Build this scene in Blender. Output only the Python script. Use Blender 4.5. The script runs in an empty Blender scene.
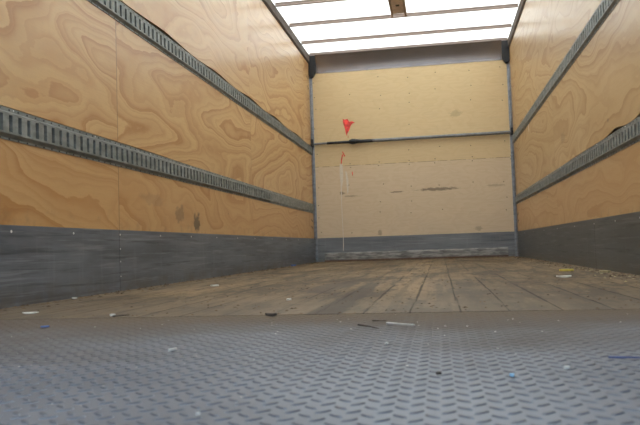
import bpy, bmesh, math, random
from mathutils import Vector, Matrix
random.seed(7)
S = bpy.context.scene
C = S.collection
W, D = 2.4, 8.42            # inside width and depth of the cargo box
Y0 = -0.25                  # rear sill
ZC = 2.536                  # underside of the roof bows

# ------------------------------------------------------------ camera
def make_camera():
    ya, pi, ro = 0.1679444, 0.0505615, -0.0329470
    fw = Vector((-math.sin(ya)*math.cos(pi), math.cos(ya)*math.cos(pi), math.sin(pi)))
    r = fw.cross(Vector((0, 0, 1))).normalized(); u = r.cross(fw)
    r2 = r*math.cos(ro) + u*math.sin(ro); u2 = -r*math.sin(ro) + u*math.cos(ro)
    cd = bpy.data.cameras.new('camera'); co = bpy.data.objects.new('camera', cd); C.objects.link(co)
    co.matrix_world = Matrix(((r2.x, u2.x, -fw.x, 1.5038), (r2.y, u2.y, -fw.y, 0.0),
                              (r2.z, u2.z, -fw.z, 0.17346), (0, 0, 0, 1)))
    cd.sensor_width = 36; cd.lens = 699.65/640*36; cd.clip_start = 0.01
    cd.dof.use_dof = True; cd.dof.focus_distance = 3.6; cd.dof.aperture_fstop = 11
    S.camera = co
make_camera()

# ------------------------------------------------------------ sky, sun, exposure
wd = bpy.data.worlds.new('sky'); S.world = wd; wd.use_nodes = True
nt = wd.node_tree; nt.nodes.clear()
wo = nt.nodes.new('ShaderNodeOutputWorld'); bg = nt.nodes.new('ShaderNodeBackground')
bg.inputs['Color'].default_value = (0.50, 0.72, 1.0, 1); bg.inputs['Strength'].default_value = 1.75
nt.links.new(bg.outputs[0], wo.inputs[0])
sl = bpy.data.lights.new('sun', 'SUN'); sl.energy = 13.0; sl.angle = math.radians(1.0); sl.color = (1.0, 0.95, 0.86)
so = bpy.data.objects.new('sun', sl); C.objects.link(so); so.location = (1, 14, 12)
so.rotation_euler = Vector((-0.30, 0.62, 1.0)).to_track_quat('Z', 'Y').to_euler()
S.view_settings.view_transform = 'Standard'; S.view_settings.look = 'None'
S.view_settings.exposure = 0.0; S.view_settings.gamma = 1.0; S.view_settings.use_curve_mapping = False

# ------------------------------------------------------------ node helpers
class V:                                                   # a socket with arithmetic
    def __init__(s, m, k): s.m, s.k = m, k
    def _o(s, op, b, swap=False, cl=False):
        n = s.m.nodes.new('ShaderNodeMath'); n.operation = op; n.use_clamp = cl
        a, b = (b, s) if swap else (s, b)
        for i, q in enumerate((a, b)):
            if q is None: continue
            if isinstance(q, V): s.m.links.new(q.k, n.inputs[i])
            else: n.inputs[i].default_value = q
        return V(s.m, n.outputs[0])
    def __add__(s, b): return s._o('ADD', b)
    def __radd__(s, b): return s._o('ADD', b)
    def __sub__(s, b): return s._o('SUBTRACT', b)
    def __rsub__(s, b): return s._o('SUBTRACT', b, True)
    def __mul__(s, b): return s._o('MULTIPLY', b)
    def __rmul__(s, b): return s._o('MULTIPLY', b)
    def __truediv__(s, b): return s._o('DIVIDE', b)
    def floor(s): return s._o('FLOOR', None)
    def fract(s): return s._o('FRACT', None)
    def abs(s): return s._o('ABSOLUTE', None)
    def sin(s): return s._o('SINE', None)
    def pow(s, e): return s._o('POWER', e)
    def sqrt(s): return s._o('SQRT', None)
    def min(s, b): return s._o('MINIMUM', b)
    def max(s, b): return s._o('MAXIMUM', b)
    def step(s, a, b):                                     # smooth ramp a -> b gives 0 -> 1
        n = s.m.nodes.new('ShaderNodeMapRange'); n.interpolation_type = 'SMOOTHSTEP'
        s.m.links.new(s.k, n.inputs[0])
        if a <= b: n.inputs[1].default_value, n.inputs[2].default_value = a, b; n.inputs[3].default_value, n.inputs[4].default_value = 0, 1
        else: n.inputs[1].default_value, n.inputs[2].default_value = b, a; n.inputs[3].default_value, n.inputs[4].default_value = 1, 0
        return V(s.m, n.outputs[0])

class Mat:
    def __init__(s, name, rough=0.5, metal=0.0, spec=0.5):
        s.mat = bpy.data.materials.new(name); s.mat.use_nodes = True
        s.nodes = s.mat.node_tree.nodes; s.links = s.mat.node_tree.links
        s.b = s.nodes['Principled BSDF']
        s.b.inputs['Roughness'].default_value = rough; s.b.inputs['Metallic'].default_value = metal
        s.b.inputs['Specular IOR Level'].default_value = spec
    def xyz(s):
        g = s.nodes.new('ShaderNodeTexCoord'); n = s.nodes.new('ShaderNodeSeparateXYZ')
        s.links.new(g.outputs['Object'], n.inputs[0])
        return [V(s, n.outputs[i]) for i in range(3)]
    def vec(s, x, y, z=0.0):
        n = s.nodes.new('ShaderNodeCombineXYZ')
        for i, q in enumerate((x, y, z)):
            if isinstance(q, V): s.links.new(q.k, n.inputs[i])
            else: n.inputs[i].default_value = q
        return n.outputs[0]
    def noise(s, v, scale=1.0, detail=2.0, rough=0.5, dist=0.0):
        n = s.nodes.new('ShaderNodeTexNoise'); s.links.new(v, n.inputs['Vector'])
        n.inputs['Scale'].default_value = scale; n.inputs['Detail'].default_value = detail
        n.inputs['Roughness'].default_value = rough; n.inputs['Distortion'].default_value = dist
        return V(s, n.outputs[0])
    def col(s, c):
        n = s.nodes.new('ShaderNodeRGB'); n.outputs[0].default_value = (*c, 1); return n.outputs[0]
    def mix(s, f, a, b):
        n = s.nodes.new('ShaderNodeMix'); n.data_type = 'RGBA'
        for i, q in ((6, a), (7, b)):
            if isinstance(q, tuple): n.inputs[i].default_value = (*q, 1)
            else: s.links.new(q, n.inputs[i])
        if isinstance(f, V): s.links.new(f.k, n.inputs[0])
        else: n.inputs[0].default_value = f
        return n.outputs[2]
    def color(s, k): s.links.new(k, s.b.inputs['Base Color'])
    def set(s, name, v): s.links.new(v.k, s.b.inputs[name])
    def bump(s, h, dist=0.002, strength=1.0):
        n = s.nodes.new('ShaderNodeBump'); n.inputs['Distance'].default_value = dist; n.inputs['Strength'].default_value = strength
        s.links.new(h.k, n.inputs['Height']); s.links.new(n.outputs[0], s.b.inputs['Normal'])

def rgb(r, g, b):                                          # sRGB 0-255 -> linear
    return tuple((c/255/12.92 if c/255 <= .04045 else ((c/255+.055)/1.055)**2.4) for c in (r, g, b))

def plain(name, c, rough=0.5, metal=0.0, var=0.12, scale=30.0):
    m = Mat(name, rough, metal); x, y, z = m.xyz()
    n = m.noise(m.vec(x, y, z), scale, 3)
    m.color(m.mix(n.step(.3, .7), tuple(v*(1-var) for v in c), tuple(min(1, v*(1+var)) for v in c)))
    return m.mat

def blob(m, u, v, cu, cv, ru, rv, n=None, amp=0.5):        # soft elliptical mark with a ragged edge
    a = (u-cu)/ru; b = (v-cv)/rv
    d = (a*a + b*b).sqrt()
    if n is not None: d = d + (n-0.5)*(2*amp)
    return d.step(1.0, 0.55)

def plywood(name, side):
    """rotary-cut softwood veneer: contour figure running along the box"""
    m = Mat(name, 0.40, 0, 0.45)
    x, y, z = m.xyz()
    sheet = ((y - 0.69)/2.44).floor()
    sy = y + sheet*3.37 + side*11.3
    warp = m.noise(m.vec(sy*1.0, z*2.0, side*3.1), 1.0, 2, .5)
    warp2 = m.noise(m.vec(sy*4.5, z*7.0, side*5.0), 1.0, 2, .5)
    fine = m.noise(m.vec(sy*10.0, z*26.0, side*5.0), 1.0, 3, .6)
    h = m.noise(m.vec(sy*0.50 + warp*0.8, z*1.9 + warp*0.6 + sheet*2.3, side*2.0), 1.0, 1.0, .45) + warp2*0.034 + fine*.014
    q = h*15.0 + z*1.2
    t = q.fract()
    wt = ((q.floor()*7.31 + 1.7).sin().abs())*.65 + .35        # growth rings differ in strength
    band = (t.step(0.15, 0.95)*.5 + t.step(.72, .95)*.5)*t.step(1.0, 0.965)*wt
    t2 = (q*2.7 + 0.4).fract()
    band2 = t2.step(0.35, 0.95)*t2.step(1.0, 0.93)*0.30
    streak = m.noise(m.vec(y*5.0, z*130.0), 1.0, 3, .6)
    cloud = m.noise(m.vec(sy*0.8, z*1.6, 7.0), 1.0, 2)
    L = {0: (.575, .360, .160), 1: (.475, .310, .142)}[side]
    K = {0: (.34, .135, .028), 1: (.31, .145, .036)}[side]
    strength = cloud.step(.3, .65)*.30 + .70
    c = m.mix((band*0.9 + band2)*strength, L, K)
    c = m.mix(streak.step(.45, .8)*.30, c, (.42, .26, .12))
    c = m.mix(m.noise(m.vec(y*40, z*60, 2.0), 1.0, 3, .7).step(.45, .75)*.18, c, (.36, .23, .11))
    c = m.mix(cloud.step(.52, .72)*.25, c, (.60, .44, .25))
    c = m.mix((z-.55).step(.25, -.1)*.38, c, (.50, .25, .085))      # the low course of ply is redder
    # sheet joint
    for k in (3.13, 5.57):
        c = m.mix((y-k).abs().step(.0045, .0015)*(.75 if k < 4 else .3), c, (.16, .09, .04))
    nz = m.noise(m.vec(y*14, z*14), 1.0, 4, .6)
    # pin holes and knots: small dark specks
    n = m.nodes.new('ShaderNodeTexVoronoi'); n.inputs['Scale'].default_value = 1.0; n.inputs['Randomness'].default_value = 1.0
    m.links.new(m.vec(y*2.4, z*4.6, side*4.0), n.inputs['Vector'])
    c = m.mix(V(m, n.outputs['Distance']).step(.055, .03)*.55, c, (.10, .06, .03))
    if side == 0:
        c = m.mix(blob(m, y, z, 4.22, .352, .06, .075, nz, 1.3)*.75, c, (.03, .025, .02))
        c = m.mix(blob(m, y, z, 3.93, .40, .10, .05, nz, 1.3)*.4, c, (.06, .05, .04))
        c = m.mix(blob(m, y, z, 3.55, .46, .2, .04, nz, .9)*.25, c, (.2, .13, .08))
    else:
        c = m.mix(blob(m, y, z, 7.0, 1.33, .035, .13, nz, .5)*.6, c, (.85, .80, .72))
        c = m.mix(blob(m, y, z, 5.2, .9, .1, .05, nz, .9)*.35, c, (.2, .12, .06))
    # grime creeping up from the scuff plate
    c = m.mix(z.step(.42, .28)*nz.step(.5, .7)*.35, c, (.20, .14, .08))
    m.color(c)
    m.set('Roughness', streak*0.12 + 0.42)
    m.b.inputs['Coat Weight'].default_value = .42; m.b.inputs['Coat Roughness'].default_value = .27
    m.bump(streak*.5 + band*.3, .0006)
    return m.mat

def plywood_back():
    m = Mat('plywood pale back', 0.55, 0, 0.35)
    x, y, z = m.xyz()
    st = m.noise(m.vec(x*3.0, z*75.0), 1.0, 4, .65)
    wv = m.noise(m.vec(x*1.3, z*3.0, 4.0), 1.0, 3, .5)
    cont = (wv*17).fract()
    upper = z.step(1.160, 1.166)
    fig = cont.step(.3, .9)*cont.step(1.0, .93)
    lowc = m.mix(fig*.26, (.655, .505, .335), (.56, .405, .245))
    upc = m.mix(fig*.28, (.66, .495, .275), (.585, .415, .21))
    c = m.mix(upper, lowc, upc)
    c = m.mix(st.step(.45, .75)*.25, c, (.46, .33, .19))
    nz = m.noise(m.vec(x*16, z*16, 2.0), 1.0, 4, .65)
    # joint between the two sheets
    c = m.mix((z-1.163).abs().step(.0045, .0015)*nz.step(.40, .50)*.75, c, (.22, .14, .08))
    # dark scuffs
    fine = m.noise(m.vec(x*22, z*60, 3.0), 1.0, 3, .7)
    for cu, cv, ru, rv, s in ((1.50, .828, .26, .024, .75), (1.02, .815, .09, .012, .7), (.47, .79, .12, .010, .5), (2.18, .84, .13, .018, .3),
                              (.36, .83, .035, .02, .7), (1.96, .34, .05, .03, .4), (.80, .33, .03, .05, .45), (1.75, 1.72, .08, .05, .25)):
        c = m.mix(blob(m, x, z, cu, cv, ru, rv, fine, 1.1)*s, c, (.13, .09, .055))
    c = m.mix(nz.step(.60, .78)*.20, c, (.38, .27, .17))
    # greyer rubbed area low down
    c = m.mix(z.step(1.0, .3)*m.noise(m.vec(x*2, z*2.4, 9.0), 1.0, 3).step(.35, .7)*.25, c, (.50, .40, .30))
    m.color(c); m.set('Roughness', st*.15+.45); m.bump(st, .0005)
    return m.mat

def scuff_metal(name, base, dark, light, axis, sheen=0.45):
    m = Mat(name, sheen, 0.35, 0.5)
    x, y, z = m.xyz(); u = y if axis == 'y' else x
    big = m.noise(m.vec(u*1.3, z*7.0), 1.0, 4, .6)
    scr = m.noise(m.vec(u*1.6, z*55.0, 3.0), 1.0, 4, .7)
    scr2 = m.noise(m.vec(u*1.7 + z*3, z*48.0, 8.0), 1.0, 4, .7)
    ver = m.noise(m.vec(u*26.0, z*3.0, 1.0), 1.0, 3, .6)
    c = m.mix(big.step(.3, .7), dark, base)
    c = m.mix(scr.step(.52, .66)*.45, c, light)
    c = m.mix(scr2.step(.52, .68)*.55, c, tuple(v*.35 for v in dark))
    c = m.mix(ver.step(.55, .8)*.20, c, light)
    dirt = z.step(.10, .0)*m.noise(m.vec(u*6, z*9, 6.0), 1.0, 4, .7).step(.30, .62)
    c = m.mix(dirt*.55, c, (.13, .10, .07))
    m.color(c); m.set('Roughness', big*.25 + (sheen-.12))
    return m.mat

def ledge_metal():
    m = Mat('worn rusty angle', 0.6, 0.2)
    x, y, z = m.xyz()
    a = m.noise(m.vec(x*7, z*35), 1.0, 5, .7); b = m.noise(m.vec(x*3, z*14, 5.0), 1.0, 4, .6)
    c = m.mix(a.step(.40, .62), (.17, .16, .15), (.36, .34, .31))
    c = m.mix(b.step(.52, .68)*.8, c, (.07, .06, .055))
    c = m.mix(z.step(.035, .010)*a.step(.25, .5), c, (.10, .045, .022))
    m.color(c); return m.mat

def floor_wood():
    m = Mat('dirty hardwood planks', 0.75, 0, 0.25)
    x, y, z = m.xyz()
    px = (x - 1.298)/.1245; pid = px.floor(); fx = px.fract()
    edge = (fx - .5).abs()                               # .5 at a joint
    along = m.noise(m.vec(x*26, y*0.9), 1.0, 4, .65)
    broken = m.noise(m.vec(pid*3.7, y*1.3), 1.0, 3, .6)
    patch = m.noise(m.vec(x*1.8, y*.9, 2.0), 1.0, 4, .6)
    crumbs = m.noise(m.vec(x*22, y*7, 1.0), 1.0, 4, .8)
    blot = m.noise(m.vec(x*6, y*1.5, 4.0), 1.0, 4, .8)
    tone = (pid*12.9898).sin().abs()
    c = m.mix(tone*.5 + patch.step(.40, .62)*.5, (.225, .155, .082), (.110, .076, .043))
    c = m.mix(along.step(.48, .60)*.60, c, (.085, .06, .036))
    c = m.mix(blot.step(.49, .57)*.75, c, (.055, .039, .024))
    c = m.mix(blot.step(.45, .36)*.40, c, (.26, .185, .105))
    c = m.mix(crumbs.step(.54, .64)*.65, c, (.045, .032, .021))
    c = m.mix(crumbs.step(.42, .34)*.45, c, (.30, .225, .14))
    # grey dust towards the rear sill
    c = m.mix(y.step(2.9, 1.8)*.55, c, (.128, .102, .076))
    # tyre marks and grime along the boards
    drag = m.noise(m.vec(x*9, y*.7, 5.0), 1.0, 4, .7)
    c = m.mix(blob(m, x, y, 1.20, 2.6, .06, 1.5, drag, 1.2)*.85, c, (.055, .042, .03))
    c = m.mix(blob(m, x, y, 1.02, 3.0, .11, .5, drag, 1.2)*.75, c, (.08, .06, .045))
    c = m.mix(blob(m, x, y, 1.62, 2.6, .20, .9, drag, 1.2)*.50, c, (.09, .07, .05))
    joint = (edge+(crumbs-.5)*.09).step(.455, .49)*broken.step(.42, .54)
    c = m.mix(joint*.9, c, (.028, .02, .014))
    cross = ((y - 3.38).abs()).step(.02, .006)*(x-1.2).step(0, .02)
    c = m.mix(cross*.8*crumbs.step(.3, .5), c, (.04, .03, .02))
    # heap of dirt against the walls
    wall = x.step(.16, 0.0).max(x.step(W-.22, W)).max(y.step(D-.25, D))
    c = m.mix(wall*crumbs.step(.38, .6)*.6, c, (.10, .065, .035))
    m.color(c); m.set('Roughness', patch*.3 + .55)
    m.bump(crumbs*.6 - joint*1.2 + along*.3, .003)
    return m.mat

def plate_metal():
    m = Mat('dusty tread plate', 0.5, 0.30, 0.5)
    x, y, z = m.xyz()
    n1 = m.noise(m.vec(x*2.2, y*2.6), 1.0, 4, .6); n2 = m.noise(m.vec(x*40, y*40), 1.0, 4, .7)
    lug = z.step(.0006, .0016)
    c = m.mix(n1.step(.3, .7), (.122, .137, .165), (.185, .204, .238))
    c = m.mix(n2.step(.5, .75)*.35, c, (.15, .14, .14))
    c = m.mix(lug*(n2.step(.3, .6)*.5+.5)*(n1.step(.3, .6)*.6+.4)*.60, c, (.085, .080, .095))
    dust = (y + (n1-.5)*1.4).step(.75, 1.75)
    c = m.mix(dust*.88, c, (.112, .088, .066))
    c = m.mix((y + (n2-.5)*.5).step(1.50, 1.82)*.6, c, (.135, .098, .060))
    m.set('Metallic', (1.0-dust)*.3); m.set('Specular IOR Level', (1.0-dust)*.35+.15)
    left = (x + (n1-.5)*.9 - (y-1.5)*.5).step(.62, .15)
    c = m.mix(left*(y.step(.95, 1.3))*.7, c, (.12, .095, .078))
    c = m.mix(blob(m, x, y, .86, 1.12, .24, .10, n2, .5)*.35, c, (.09, .08, .08))
    c = m.mix(n2.step(.30, .22)*.4, c, (.45, .44, .42))
    m.color(c); m.set('Roughness', dust*.42 + .40 + n1*.1)
    return m.mat

def galv(name, c0=(.235, .245, .23), c1=(.15, .16, .15), rough=.55, metal=.2):
    m = Mat(name, rough, metal); x, y, z = m.xyz()
    a = m.noise(m.vec(x*12, y*12, z*30), 1.0, 4, .6); b = m.noise(m.vec(x*60, y*8, z*90), 1.0, 2, .6)
    c = m.mix(a.step(.35, .65), c1, c0)
    c = m.mix(b.step(.60, .75)*.4, c, tuple(v*.5 for v in c1))
    m.color(c); return m.mat

def roof_glass():
    m = bpy.data.materials.new('translucent fibreglass'); m.use_nodes = True
    n = m.node_tree.nodes; n.clear(); l = m.node_tree.links
    o = n.new('ShaderNodeOutputMaterial'); t = n.new('ShaderNodeBsdfTranslucent'); d = n.new('ShaderNodeBsdfDiffuse'); x = n.new('ShaderNodeMixShader')
    t.inputs[0].default_value = (.93, .94, .92, 1); d.inputs[0].default_value = (.85, .85, .82, 1)
    x.inputs[0].default_value = .22
    l.new(t.outputs[0], x.inputs[1]); l.new(d.outputs[0], x.inputs[2]); l.new(x.outputs[0], o.inputs[0])
    return m

M = dict(
    wood_l=plywood('plywood figured left', 0), wood_r=plywood('plywood figured right', 1), wood_b=plywood_back(),
    gap_shade=plain('backing in gap shade', (.018, .015, .012), .9), dark=plain('black steel', (.022, .022, .024), .5, .3),  # wall backing coloured near-black to paint shade into the ply gaps
    rail=galv('galvanised rail'), railback_shade=galv('rail backing in slot shade', (.05, .052, .055), (.03, .032, .035), .6, .2),  # rail backing darkened to paint in the shade inside the slots
    post=galv('galvanised corner', (.24, .245, .26), (.16, .165, .18), .4, .5),
    kick_l=scuff_metal('scuff plate left', (.205, .225, .255), (.110, .122, .142), (.34, .36, .39), 'y'),
    kick_r=scuff_metal('scuff plate right', (.135, .140, .142), (.080, .083, .084), (.23, .235, .235), 'y'),
    kick_b=scuff_metal('scuff plate back', (.215, .22, .225), (.15, .155, .162), (.32, .32, .32), 'x', .55),
    ledge=ledge_metal(), floor=floor_wood(), plate=plate_metal(), roof=roof_glass(),
    header=plain('header sheet metal', (.27, .245, .24), .27, .75, .05, 6), toprail=plain('brown top rail', (.085, .060, .045), .8, 0),
    bow=plain('painted roof bow', (.42, .33, .29), .6, 0, .05), lampbox=plain('roof box', (.66, .54, .52), .5, .1),
    red=plain('red paint', (.74, .06, .045), .6, 0, .35, 25), whitep=plain('white paint', (.66, .58, .47), .55, 0, .08, 60),
    steel=plain('bare steel tube', (.19, .19, .19), .40, .4), screw=plain('dull screw', (.17, .115, .07), .6, .2),
    bright=plain('bright rivet', (.75, .75, .74), .3, .5), conc=plain('pale concrete', (.38, .37, .35), .9, 0, .15, 3),
    paper=plain('white paper', (.66, .64, .58), .8), yellow=plain('yellow scrap', (.55, .43, .08), .7), bluem=plain('blue scrap', (.10, .17, .42), .6),
    straw=plain('pale straw', (.36, .30, .17), .8), stick=plain('grey stick', (.44, .41, .36), .8), twig=plain('dark twig', (.06, .045, .035), .9),
    cyan=plain('light blue scrap', (.35, .60, .80), .6), bluedark=plain('dark blue ribbon', (.05, .075, .20), .6),
    outside=plain('white outer skin', (.7, .7, .7), .5), clay=plain('brown crumbs', (.12, .082, .05), .95, 0, .5, 9),
)

# ------------------------------------------------------------ mesh helpers
def box(bm, a, b):
    vs = [bm.verts.new((x, y, z)) for x in (a[0], b[0]) for y in (a[1], b[1]) for z in (a[2], b[2])]
    for f in ((0, 1, 3, 2), (4, 6, 7, 5), (0, 4, 5, 1), (2, 3, 7, 6), (0, 2, 6, 4), (1, 5, 7, 3)):
        bm.faces.new([vs[i] for i in f])
def prism(bm, pts, off):                                   # polygon (3D points) pushed along off
    n = len(pts); a = [bm.verts.new(p) for p in pts]; b = [bm.verts.new(Vector(p)+Vector(off)) for p in pts]
    bm.faces.new(a); bm.faces.new(b[::-1])
    for i in range(n): bm.faces.new([a[i], b[i], b[(i+1) % n], a[(i+1) % n]])
def tube(bm, p, q, r, r2=None, n=12):
    p, q = Vector(p), Vector(q); d = (q-p).normalized(); r2 = r if r2 is None else r2
    u = d.orthogonal().normalized(); v = d.cross(u)
    A = [bm.verts.new(p + (u*math.cos(t)+v*math.sin(t))*r) for t in [2*math.pi*i/n for i in range(n)]]
    B = [bm.verts.new(q + (u*math.cos(t)+v*math.sin(t))*r2) for t in [2*math.pi*i/n for i in range(n)]]
    bm.faces.new(A[::-1]); bm.faces.new(B)
    for i in range(n): bm.faces.new([A[i], A[(i+1) % n], B[(i+1) % n], B[i]])
def obj(name, bm, mats, parent=None, loc=None, bevel=0, smooth=False):
    bmesh.ops.recalc_face_normals(bm, faces=bm.faces)
    me = bpy.data.meshes.new(name); bm.to_mesh(me); bm.free()
    for m in (mats if isinstance(mats, (list, tuple)) else [mats]): me.materials.append(M[m])
    if smooth:
        for p in me.polygons: p.use_smooth = True
    o = bpy.data.objects.new(name, me); C.objects.link(o)
    if parent is not None: o.parent = parent
    if loc is not None: o.location = loc
    if bevel:
        b = o.modifiers.new('bevel', 'BEVEL'); b.width = bevel; b.segments = 2; b.limit_method = 'ANGLE'
    return o
def tag(o, label, cat=None, group=None, kind=None):
    if label: o['label'] = label
    if cat: o['category'] = cat
    if group: o['group'] = group
    if kind: o['kind'] = kind
    return o
def struct(name, bm, mats, **k):
    o = obj(name, bm, mats, **k); o['kind'] = 'structure'; return o
def empty(name, loc): 
    o = bpy.data.objects.new(name, None); C.objects.link(o); o.location = loc; o.empty_display_size = .05; return o
def new(): return bmesh.new()

# ------------------------------------------------------------ shell
T = .012                                                    # plywood thickness
RAILS = {0: ((.594, .710), (1.308, 1.4185)), 1: ((.602, .709), (1.308, 1.424))}
def wavy(side, k):
    """how far the ply edge above a rail stands off it: a narrow gap that opens where the ply has sprung"""
    bumps = {(0, 0): [(2.2, .003, .8), (3.4, .004, .5)], (0, 1): [(2.9, .012, .4), (3.75, .022, .35), (4.7, .018, .3), (5.6, .022, .3), (6.5, .022, .3), (7.5, .014, .3)],
             (1, 0): [(3.12, .034, .16), (3.72, .018, .14), (2.5, .008, .2), (4.6, .005, .5)], (1, 1): [(5.2, .004, .5), (6.8, .003, .5)]}[(side, k)]
    return lambda y: .004 + sum(a*math.exp(-((y-c)/w)**2) for c, a, w in bumps)
def side_wall(side):
    x = 0.0 if side == 0 else W; s = -1 if side == 0 else 1
    bm = new(); (a0, a1), (b0, b1) = RAILS[side]
    ys = [Y0 + (D-Y0)*i/160 for i in range(161)]
    def strip(lo, hi):
        prism(bm, [(x, y, lo(y)) for y in ys] + [(x, y, hi(y)) for y in reversed(ys)], (s*T, 0, 0))
    w0, w1 = wavy(side, 0), wavy(side, 1)
    strip(lambda y: 0.0, lambda y: a0+.006)
    strip(lambda y: a1-.003+w0(y), lambda y: b0+.006)
    strip(lambda y: b1-.003+w1(y), lambda y: 2.50)
    for f in bm.faces: f.material_index = 0
    n0 = len(bm.faces)
    box(bm, (x+s*T, Y0, -.04), (x+s*(T+.03), D+.02, 2.62))
    bm.faces.ensure_lookup_table()
    for f in bm.faces[n0:]: f.material_index = 1
    return struct('wall_left' if side == 0 else 'wall_right', bm, ['wood_l' if side == 0 else 'wood_r', 'gap_shade'])
wall_l, wall_r = side_wall(0), side_wall(1)
bm = new(); box(bm, (0, D, 0), (W, D+.03, 2.60)); wall_b = struct('wall_back', bm, 'wood_b')
bm = new(); box(bm, (0, 1.822, -.04), (W, D, 0)); struct('floor', bm, 'floor')
bm = new(); box(bm, (-.04, Y0, 2.566), (W+.04, D+.04, 2.569)); struct('ceiling', bm, 'roof')
bm = new(); box(bm, (-30, -40, -1.15), (32, 30, -1.10)); struct('ground', bm, 'conc')

# front steel tread plate with raised lugs
bm = new(); box(bm, (0, Y0, -.04), (W, 1.812, 0))
PX, PY = .0328, .0355
def lug(cx, cy, sgn):
    L, wd_, h = .0115, .0036, .0016*(1-.60*min(1, max(0, (cy-1.0)/.6))); ring = []      # further in, dirt fills the tread
    for t in range(8):
        a = 2*math.pi*t/8; u, v = math.cos(a)*L, math.sin(a)*wd_
        c = math.cos(sgn*math.radians(42)); s_ = math.sin(sgn*math.radians(42))
        ring.append((cx+u*c-v*s_, cy+u*s_+v*c))
    a = [bm.verts.new((p[0], p[1], 0.0)) for p in ring]
    b = [bm.verts.new((cx+(p[0]-cx)*.72, cy+(p[1]-cy)*.72, h)) for p in ring]
    for i in range(8): bm.faces.new([a[i], a[(i+1) % 8], b[(i+1) % 8], b[i]])
    bm.faces.new(b)
for j in range(0, 48):
    cy = .10 + j*PY
    for i in range(72):
        cx = .03 + i*PX
        lug(cx, cy, 1)
        if cx+PX/2 < W-.01 and cy+PY/2 < 1.80: lug(cx+PX/2, cy+PY/2, -1)
tag(obj('tread_plate', bm, 'plate'), 'grey steel tread plate with raised lugs, covering the floor nearest the camera', 'floor plate')
bm = new(); box(bm, (0, 1.812, -.02), (W, 1.822, -.002)); struct('trim_1', bm, 'twig')

# ------------------------------------------------------------ scuff plates
def disc(bm, c, r, ax, t=.0015, n=8):
    d = Vector(ax); tube(bm, Vector(c), Vector(c)+d*t, r, r*.7, n)
def screw_part(parent, pts, mat, r, ax, name='screw'):
    """first screw is built, the others are copies sharing its mesh"""
    bm = new(); disc(bm, (0, 0, 0), r, ax); first = obj(name, bm, mat, parent, pts[0])
    for p in pts[1:]:
        c = first.copy(); c.parent = parent; c.location = p; C.objects.link(c)
KT = .003
bm = new(); box(bm, (0, Y0, .0), (KT, 3.12, .2907)); box(bm, (0, 3.124, 0), (KT, D-.002, .2907))
kl = struct('baseboard_left', bm, 'kick_l')
bm = new(); box(bm, (W-KT, Y0, .0), (W, 4.3, .2907)); box(bm, (W-KT, 4.304, 0), (W, D-.002, .2907))
kr = struct('baseboard_right', bm, 'kick_r')
bm = new(); box(bm, (KT, D-.004, 0), (W-KT, D, .2907)); kb = struct('baseboard_back', bm, 'kick_b')
bm = new(); prism(bm, [(.12, D-.004, 0), (.12, D-.016, 0), (.12, D-.016, .098), (.12, D-.010, .110), (.12, D-.004, .110)], (2.165, 0, 0))
struct('trim_2', bm, 'ledge')
screw_part(kl, [(KT, y, .268) for y in (2.27, 2.70, 3.13, 3.62, 4.1, 4.6, 5.1, 5.6, 6.2, 6.8, 7.4, 8.0)], 'bright', .0055, (1, 0, 0))
screw_part(kl, [(KT, 3.13, z) for z in (.20, .14, .07)], 'bright', .004, (1, 0, 0))
screw_part(kr, [(W-KT, y, .262) for y in (2.45, 2.95, 3.35, 3.8, 4.3, 4.9, 5.6, 6.3, 7.0, 7.7)], 'bright', .005, (-1, 0, 0))

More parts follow.
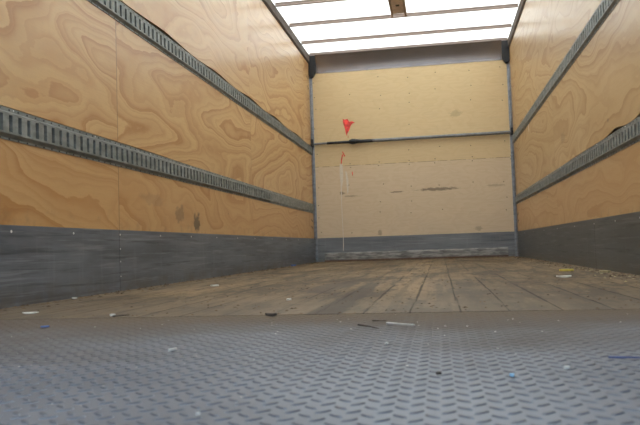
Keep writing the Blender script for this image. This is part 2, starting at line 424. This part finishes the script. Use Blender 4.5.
# ------------------------------------------------------------ slotted cargo rails
def cargo_rail(side, k, y0, y1, label, slots=True, phase=2.247, pitch=.0556, raise_=0.014):
    z0, z1 = RAILS[side][k]; s = 1 if side == 0 else -1; x = 0.0 if side == 0 else W
    P = lambda d, y, z: (x+s*d, y, z)
    h = z1-z0; lip = .008; bev = .013; tl = .014; tb = .006
    a, b = z0+lip+bev, z1-tl-tb                          # raised face
    sa, sb = a+.007, b-.007                                # slot ends
    root = empty('cargo_rail', (x, y0, z0))
    tag(root, label, 'cargo rail', 'slotted steel rails along the side walls')
    inv = Matrix.Translation(-Vector((x, y0, z0)))
    bm = new()
    def quad(*p): bm.faces.new([bm.verts.new(q) for q in p])
    def band(d0, za, d1, zb): quad(P(d0, y0, za), P(d0, y1, za), P(d1, y1, zb), P(d1, y0, zb))
    band(.0005, z0, .003, z0); band(.003, z0, .003, z0+lip); band(.003, z0+lip, raise_, a)
    band(raise_, b, .003, z1-tl); band(.003, z1-tl, .003, z1); band(.003, z1, .0005, z1)
    for y in (y0, y1):
        quad(P(0, y, z0), P(.003, y, z0), P(.003, y, z1), P(0, y, z1)); quad(P(.003, y, z0+lip), P(raise_, y, a), P(raise_, y, b), P(.003, y, z1-tl))
    if not slots: band(raise_, a, raise_, b)
    else:
        ks = []
        i = math.ceil((y0+.03-phase)/pitch)
        while phase+i*pitch+.025 < y1: ks.append(phase+i*pitch); i += 1
        band(raise_, a, raise_, sa); band(raise_, sb, raise_, b)
        cur = y0; sw = .021; dp = -.008
        for c in ks:
            quad(P(raise_, cur, sa), P(raise_, c, sa), P(raise_, c, sb), P(raise_, cur, sb))
            e = c+sw
            quad(P(raise_, c, sa), P(dp, c, sa), P(dp, c, sb), P(raise_, c, sb))
            quad(P(raise_, e, sa), P(dp, e, sa), P(dp, e, sb), P(raise_, e, sb))
            quad(P(raise_, c, sa), P(raise_, e, sa), P(dp, e, sa), P(dp, c, sa))
            quad(P(raise_, c, sb), P(raise_, e, sb), P(dp, e, sb), P(dp, c, sb))
            cur = e
        quad(P(raise_, cur, sa), P(raise_, y1, sa), P(raise_, y1, sb), P(raise_, cur, sb))
    bmesh.ops.remove_doubles(bm, verts=bm.verts, dist=.00005)
    bm.transform(inv); obj('rail_face', bm, 'rail', root)
    bm = new(); xa, xb = sorted((x-s*.0105, x-s*.0078)); box(bm, (xa, y0+.002, a-.004), (xb, y1-.002, b+.004)); bm.transform(inv); obj('rail_backing', bm, 'railback_shade', root)
    if slots:                                               # nail holes along both lips: surface pattern
        bm = new()
        i = math.ceil((y0+.03-phase)/pitch)
        while phase+i*pitch+.03 < y1:
            c = phase+i*pitch+.012
            for z in (z0+.0045, z1-.007):
                xa, xb = sorted((x+s*.0028, x+s*.0034)); box(bm, (xa, c, z-.003), (xb, c+.010, z+.003))
            i += 1
        bm.transform(inv); o = obj('nail_holes', bm, 'dark', root); o['kind'] = 'stuff'
    screw_part(root, [(s*.003, y-y0, z1-z0-.006) for y in [y0+.1+q*.61 for q in range(int((y1-y0-.15)/.61)+1)]], 'bright', .0035, (s, 0, 0))
    return root
YE = D-.036
cargo_rail(0, 0, Y0, 6.12, 'lower slotted rail on the left wall, long section running to the near edge')
cargo_rail(0, 0, 6.126, YE, 'lower slotted rail on the left wall, short smooth section beside the back corner', slots=False, raise_=.008)
cargo_rail(0, 1, Y0, YE, 'upper slotted grey rail on the left wall', phase=2.26)
cargo_rail(1, 0, Y0, YE, 'lower slotted grey rail on the right wall, black gap above it', phase=2.24)
cargo_rail(1, 1, Y0, YE, 'upper slotted grey rail on the right wall', phase=2.25)

# ------------------------------------------------------------ corner posts, brackets, header
for side in (0, 1):
    x = 0 if side == 0 else W; s = 1 if side == 0 else -1
    bm = new()
    prism(bm, [(x, D-.006, 0), (x+s*.036, D-.006, 0), (x+s*.036, D-.010, 0), (x+s*.016, D-.014, 0), (x+s*.008, D-.034, 0), (x+s*.0035, D-.036, 0), (x, D-.036, 0)], (0, 0, 2.30))
    struct('trim_3' if side == 0 else 'trim_4', bm, 'post', bevel=.001)
    bm = new()
    prism(bm, [(x+s*.001, D-.055, 2.29), (x+s*.045, D-.055, 2.265), (x+s*.086, D-.055, 2.325), (x+s*.086, D-.055, 2.535), (x+s*.001, D-.055, 2.535)], (0, .048, 0))
    o = obj('corner_bracket', bm, 'dark', bevel=.004)
    tag(o, 'black cast bracket in the back %s upper corner, above the corner post' % ('left' if side == 0 else 'right'), 'bracket', 'upper corner brackets')
bm = new(); prof = []
for i in range(11):
    t = i/10; prof.append((0, D-.004-.085*(t**1.9), 2.318+.215*t))
pts = prof + [(0, D-.002, 2.534), (0, D-.001, 2.318)]
prism(bm, [(.088, p[1], p[2]) for p in pts], (W-.176, 0, 0))
tag(obj('header_panel', bm, 'header'), 'grey brown sheet metal header across the top of the back wall', 'header panel')
for side in (0, 1):
    x = 0 if side == 0 else W; s = 1 if side == 0 else -1
    bm = new(); prism(bm, [(x, Y0, 2.438), (x+s*.004, Y0, 2.438), (x+s*.018, Y0, 2.455), (x+s*.018, Y0, ZC+.003), (x+s*.002, Y0, ZC+.010), (x, Y0, ZC+.010)], (0, D-.06-Y0, 0))
    struct('trim_5' if side == 0 else 'trim_6', bm, 'toprail')

# ------------------------------------------------------------ roof bows
def bow_mesh():
    bm = new()                                              # hat section
    prism(bm, [(.02, -.028, ZC+.029), (.02, -.028, ZC+.026), (.02, -.017, ZC+.026), (.02, -.013, ZC), (.02, .016, ZC), (.02, .020, ZC+.026), (.02, .028, ZC+.026), (.02, .028, ZC+.029)], (W-.04, 0, 0))
    bm.transform(Matrix.Translation((0, 0, -ZC))); return bm
first = obj('roof_bow', bow_mesh(), 'bow', loc=(0, 8.375, ZC))
tag(first, 'pale roof bow directly above the back wall header', 'roof bow', 'cross bows under the translucent roof')
LB = {7.86: 'second pale roof bow out from the back wall', 7.20: 'pale roof bow at the far end of the roof box', 6.555: 'pale roof bow crossing above the middle of the roof box, nearest in view'}
for y in (7.86, 7.20, 6.555):
    o = first.copy(); C.objects.link(o); o.location = (0, y, ZC); o['label'] = LB[y]
y = 5.90; n = 0
while y > Y0:                                               # the bows over the rest of the box, above the frame
    o = first.copy(); C.objects.link(o); o.location = (0, y, ZC); y -= .655
    o['label'] = 'pale roof bow above the near part of the box, over the top of the view'
# roof box
rb = empty('roof_light', (1.19, 6.75, ZC-.03)); tag(rb, 'narrow beige light fitting fixed lengthwise under the roof centre', 'light fitting')
bm = new(); box(bm, (-.058, -.45, .008), (.058, .27, .028)); obj('housing', bm, 'lampbox', rb, bevel=.003)
for s in (-1, 1):
    bm = new(); box(bm, (s*.068-.011, -.45, -.004), (s*.068+.011, .345, .029)); obj('side_rail', bm, 'bow', rb, bevel=.003)
bm = new(); box(bm, (-.018, .0, .002), (.018, .035, .009)); obj('dark_hole', bm, 'dark', rb, bevel=.002)  # dark block added in place of the small hole in the fitting

# ------------------------------------------------------------ back wall fixings and paint marks
pts = []
for x in (.47, .82, 1.19, 1.49, 1.92, 2.355):
    for z in (1.187, 1.143): pts.append((x+random.uniform(-.01, .01), D, z+random.uniform(-.004, .004)))
for z in (2.22, 2.02, 1.86, 1.62, 1.33, .90, .72, .555, .36):
    for x in (.07, .47, .84, 1.20, 1.55, 1.94, 2.30):
        if random.random() < .78: pts.append((x+random.uniform(-.03, .03), D, z+random.uniform(-.03, .03)))
screw_part(wall_b, pts, 'screw', .0065, (0, -1, 0))
def flat(bm, pts, y, t=.001): prism(bm, [(p[0], y, p[1]) for p in pts], (0, -t, 0))
bm = new()
flat(bm, [(.395, 1.742), (.415, 1.728), (.455, 1.735), (.475, 1.700), (.512, 1.702), (.545, 1.682), (.515, 1.676), (.492, 1.650), (.470, 1.595), (.450, 1.560), (.438, 1.525), (.428, 1.560), (.418, 1.620), (.400, 1.680)], D)
flat(bm, [(.452, 1.530), (.459, 1.532), (.456, 1.500), (.450, 1.498)], D)
flat(bm, [(.385, 1.300), (.372, 1.305), (.358, 1.240), (.352, 1.175), (.362, 1.172), (.370, 1.230)], D)
flat(bm, [(.372, 1.340), (.384, 1.338), (.410, 1.285), (.402, 1.270), (.392, 1.292)], D)
flat(bm, [(.485, 1.085), (.495, 1.085), (.497, 1.035), (.488, 1.038)], D)
tag(obj('paint_mark', bm, 'red', wall_b), 'red paint splash with short drips')
bm = new()
flat(bm, [(.340, 1.185), (.372, 1.190), (.378, 1.080), (.372, .960), (.356, .90), (.350, .70), (.353, .50), (.356, .291), (.351, .291), (.346, .50), (.343, .70), (.343, .95), (.336, 1.06)], D)
flat(bm, [(.405, 1.10), (.425, 1.08), (.440, .98), (.435, .84), (.420, .82), (.415, .96)], D)
tag(obj('paint_drip', bm, 'whitep', wall_b), 'white paint run down the plywood')
bm = new(); flat(bm, [(.350, .2907), (.3565, .2907), (.3565, .2), (.352, .125), (.347, .125), (.348, .2)], D-.004)
tag(obj('paint_drip', bm, 'whitep', kb), 'white paint run')
# slotted holes near the back corners of the side walls
for par, x, s, zs in ((wall_l, 0, 1, (2.24, 2.12, .50, .42)), (wall_r, W, -1, (.48, .40))):
    hp = [(x, 8.28+dy, z+dz) for z in zs for dy, dz in ((-.03, .012), (.03, 0))]
    screw_part(par, hp, 'dark', .016, (s, 0, 0), 'bolt_hole')

# ------------------------------------------------------------ load bar across the back wall
lb = empty('load_bar', (0, D-.045, 1.445)); tag(lb, 'steel load bar wedged across the back wall, with a black ratchet section at left', 'load bar')
bm = new(); tube(bm, (.75, 0, 0), (2.372, 0, .004), .0195, n=16); obj('outer_tube', bm, 'steel', lb, smooth=False)
bm = new(); tube(bm, (.03, 0, -.002), (.24, 0, -.001), .013, n=14); obj('inner_rod', bm, 'steel', lb)
bm = new(); tube(bm, (.20, 0, -.001), (.80, 0, 0), .0165, n=14); tube(bm, (.60, 0, 0), (.80, 0, 0), .022, .019, n=14); obj('grip_sleeve', bm, 'dark', lb)
bm = new(); tube(bm, (.47, 0, .002), (.50, 0, .002), .022, .030); tube(bm, (.50, 0, .002), (.55, 0, .002), .034, .030); tube(bm, (.55, 0, .002), (.60, 0, .002), .027, .022); obj('ratchet', bm, 'dark', lb, bevel=.002)
for s, x in ((1, .002), (-1, 2.398)):
    bm = new(); xa, xb = sorted((x+s*.002, x+s*.030)); box(bm, (xa, -.030, -.035), (xb, .006, .055)); obj('end_foot', bm, 'dark', lb, bevel=.004)

# ------------------------------------------------------------ litter on the floor
def scrap(name, mat, x, y, L, w, rot, label, t=.003, cat='scrap', z=0.0, curl=.0, group=None, seed=0):
    rnd = random.Random(seed or int((x*7+y*13)*1000)); bm = new(); n = 9; top = []; bot = []
    for i in range(n):
        a = 2*math.pi*i/n; k = rnd.uniform(.72, 1.1)
        u, v = math.cos(a)*L/2*k, math.sin(a)*w/2*k
        zz = curl*(abs(u)/(L/2))**2
        top.append(bm.verts.new((u, v, t+zz))); bot.append(bm.verts.new((u, v, zz)))
    bm.faces.new(top); bm.faces.new(bot[::-1])
    for i in range(n): bm.faces.new([top[i], bot[i], bot[(i+1) % n], top[(i+1) % n]])
    o = obj(name, bm, mat, loc=(x, y, z)); o.rotation_euler = (0, 0, math.radians(rot))
    return tag(o, label, cat, group)
ZL = .0022
scrap('paper_scrap', 'paper', .245, 2.0, .050, .030, 5, 'long white paper scrap lying near the left scuff plate', .003, curl=.002)
scrap('plastic_scrap', 'bluem', .543, 1.585, .028, .016, 10, 'small bright blue plastic scrap at left where plate meets boards', .003, z=ZL)
scrap('paper_scrap', 'paper', .03, 2.65, .018, .03, 0, 'tiny white flake against the foot of the left scuff plate', .006)
scrap('paper_scrap', 'paper', .58, 1.87, .016, .016, 0, 'white speck beside the dark twigs on the left boards', .006)
scrap('paper_scrap', 'paper', .383, 3.386, .045, .04, 20, 'white paper flake on the boards midway along the left wall', .006)
scrap('paper_scrap', 'paper', .99, 2.34, .020, .022, 0, 'white flake on the boards left of the drag marks', .005)
scrap('plastic_scrap', 'bluem', .045, 6.9, .05, .08, 0, 'blue scrap in the far left corner of the floor', .016)
scrap('paper_scrap', 'paper', 2.066, 3.40, .075, .05, 0, 'white paper scrap on the boards near the right wall', .006, curl=.004)
scrap('leaf_scrap', 'yellow', 2.20, 4.10, .09, .08, 0, 'yellow leaf scrap near the foot of the right wall', .010, cat='leaf')
scrap('leaf_scrap', 'straw', 2.33, 3.80, .06, .10, 0, 'pale green crumpled leaf against the right scuff plate', .010, cat='leaf')
scrap('paper_scrap', 'paper', 1.034, 1.174, .005, .022, -25, 'white sliver standing on the tread plate at left', .004, z=ZL)
scrap('paper_scrap', 'paper', 1.664, .985, .009, .008, 20, 'white chip on the tread plate at lower right', .003, z=ZL)
scrap('plastic_scrap', 'cyan', 1.588, .93, .007, .008, 0, 'light blue speck on the tread plate at lower right', .003, z=ZL)
scrap('paper_scrap', 'paper', 1.245, .715, .005, .006, 0, 'white crumb at the bottom edge of the view', .002, z=ZL)
scrap('paper_scrap', 'paper', 1.405, 1.235, .008, .010, 0, 'white speck near the middle of the tread plate', .002, z=ZL)
scrap('leaf_scrap', 'twig', 1.07, 1.765, .034, .020, 5, 'curled dark leaf lying left of the drag marks', .006, cat='leaf', z=ZL, curl=.003)
scrap('leaf_scrap', 'twig', 1.495, .945, .008, .010, 5, 'small dark crumb on the middle of the tread plate', .003, cat='leaf', z=ZL)
def stick(name, mat, p, q, r, label, cat='stick', bend=0.0):
    p, q = Vector(p), Vector(q); c = (p+q)/2; bm = new(); n = 5; d = (q-p); side_ = Vector((-d.y, d.x, 0)).normalized()
    P = [p-c + d*(i/n) + side_*bend*math.sin(math.pi*i/n) for i in range(n+1)]
    for i in range(n): tube(bm, P[i], P[i+1], r*(1-.08*i), r*(1-.08*(i+1)), 6)
    o = obj(name, bm, mat, loc=c); return tag(o, label, cat)
stick('wood_stick', 'stick', (1.384, 1.525, .0062), (1.445, 1.482, .0062), .0032, 'pale grey stick lying on the tread plate near the boards')
stick('twig', 'twig', (1.322, 1.520, .0045), (1.372, 1.445, .0045), .0018, 'thin dark twig left of the pale grey stick', 'twig', .003)
stick('twig', 'twig', (1.345, 1.60, .0040), (1.378, 1.593, .0040), .0015, 'short dark twig just behind the pale grey stick', 'twig', .002)
stick('twig', 'twig', (.61, 1.81, .005), (.645, 1.84, .005), .0022, 'dark twig at left beside the white speck', 'twig', .004)
stick('ribbon', 'bluedark', (1.735, 1.066, .0036), (1.80, 1.058, .0036), .0016, 'dark blue strip on the tread plate at the right edge', 'strip', .001)

# uncountable grit
def grit(name, mats, layers, seed, label):
    rnd = random.Random(seed); bm = new()
    for mi, n, area, size in layers:
        for _ in range(n):
            x, y = area(rnd); x = min(max(x, .012), W-.012)
            s = size*rnd.uniform(.4, 1.3); zb = ZL if y < 1.8 else .0003
            a = rnd.uniform(0, 6.28); v = []
            for k in range(4): v.append(bm.verts.new((x+math.cos(a+k*1.57)*s*rnd.uniform(.6, 1.4), min(y+math.sin(a+k*1.57)*s*rnd.uniform(.6, 1.6), D-.018), zb)))
            t = bm.verts.new((x, min(y, D-.02), zb+s*rnd.uniform(.3, .7)))
            fs = [bm.faces.new(v)] + [bm.faces.new([v[k], v[(k+1) % 4], t]) for k in range(4)]
            for f in fs: f.material_index = mi
    return tag(obj(name, bm, mats), label, 'grit', kind='stuff')
def edges(r):
    y = r.uniform(2.0, 8.35); d = abs(r.gauss(0, .05))+.012
    return (d, y) if r.random() < .45 else (W-d*1.2, y)
def far(r): return r.uniform(.05, 2.35), D-.03-abs(r.gauss(0, .10))
grit('floor_grit', ['clay', 'straw', 'paper'], [(0, 900, edges, .009), (0, 600, far, .012), (1, 60, lambda r: (W-.03-abs(r.gauss(0, .09)), r.uniform(2.6, 5.5)), .007),
    (0, 800, lambda r: (r.uniform(.05, 2.35), 1.84+6*r.random()**1.6), .005)], 1, 'brown grit and pale crumbs strewn over the boards, thickest along the walls')
grit('plate_grit', 'paper', [(0, 150, lambda r: (r.uniform(.2, 2.3), .75+1.0*r.random()), .0016)], 5, 'tiny pale specks scattered over the steel tread plate')
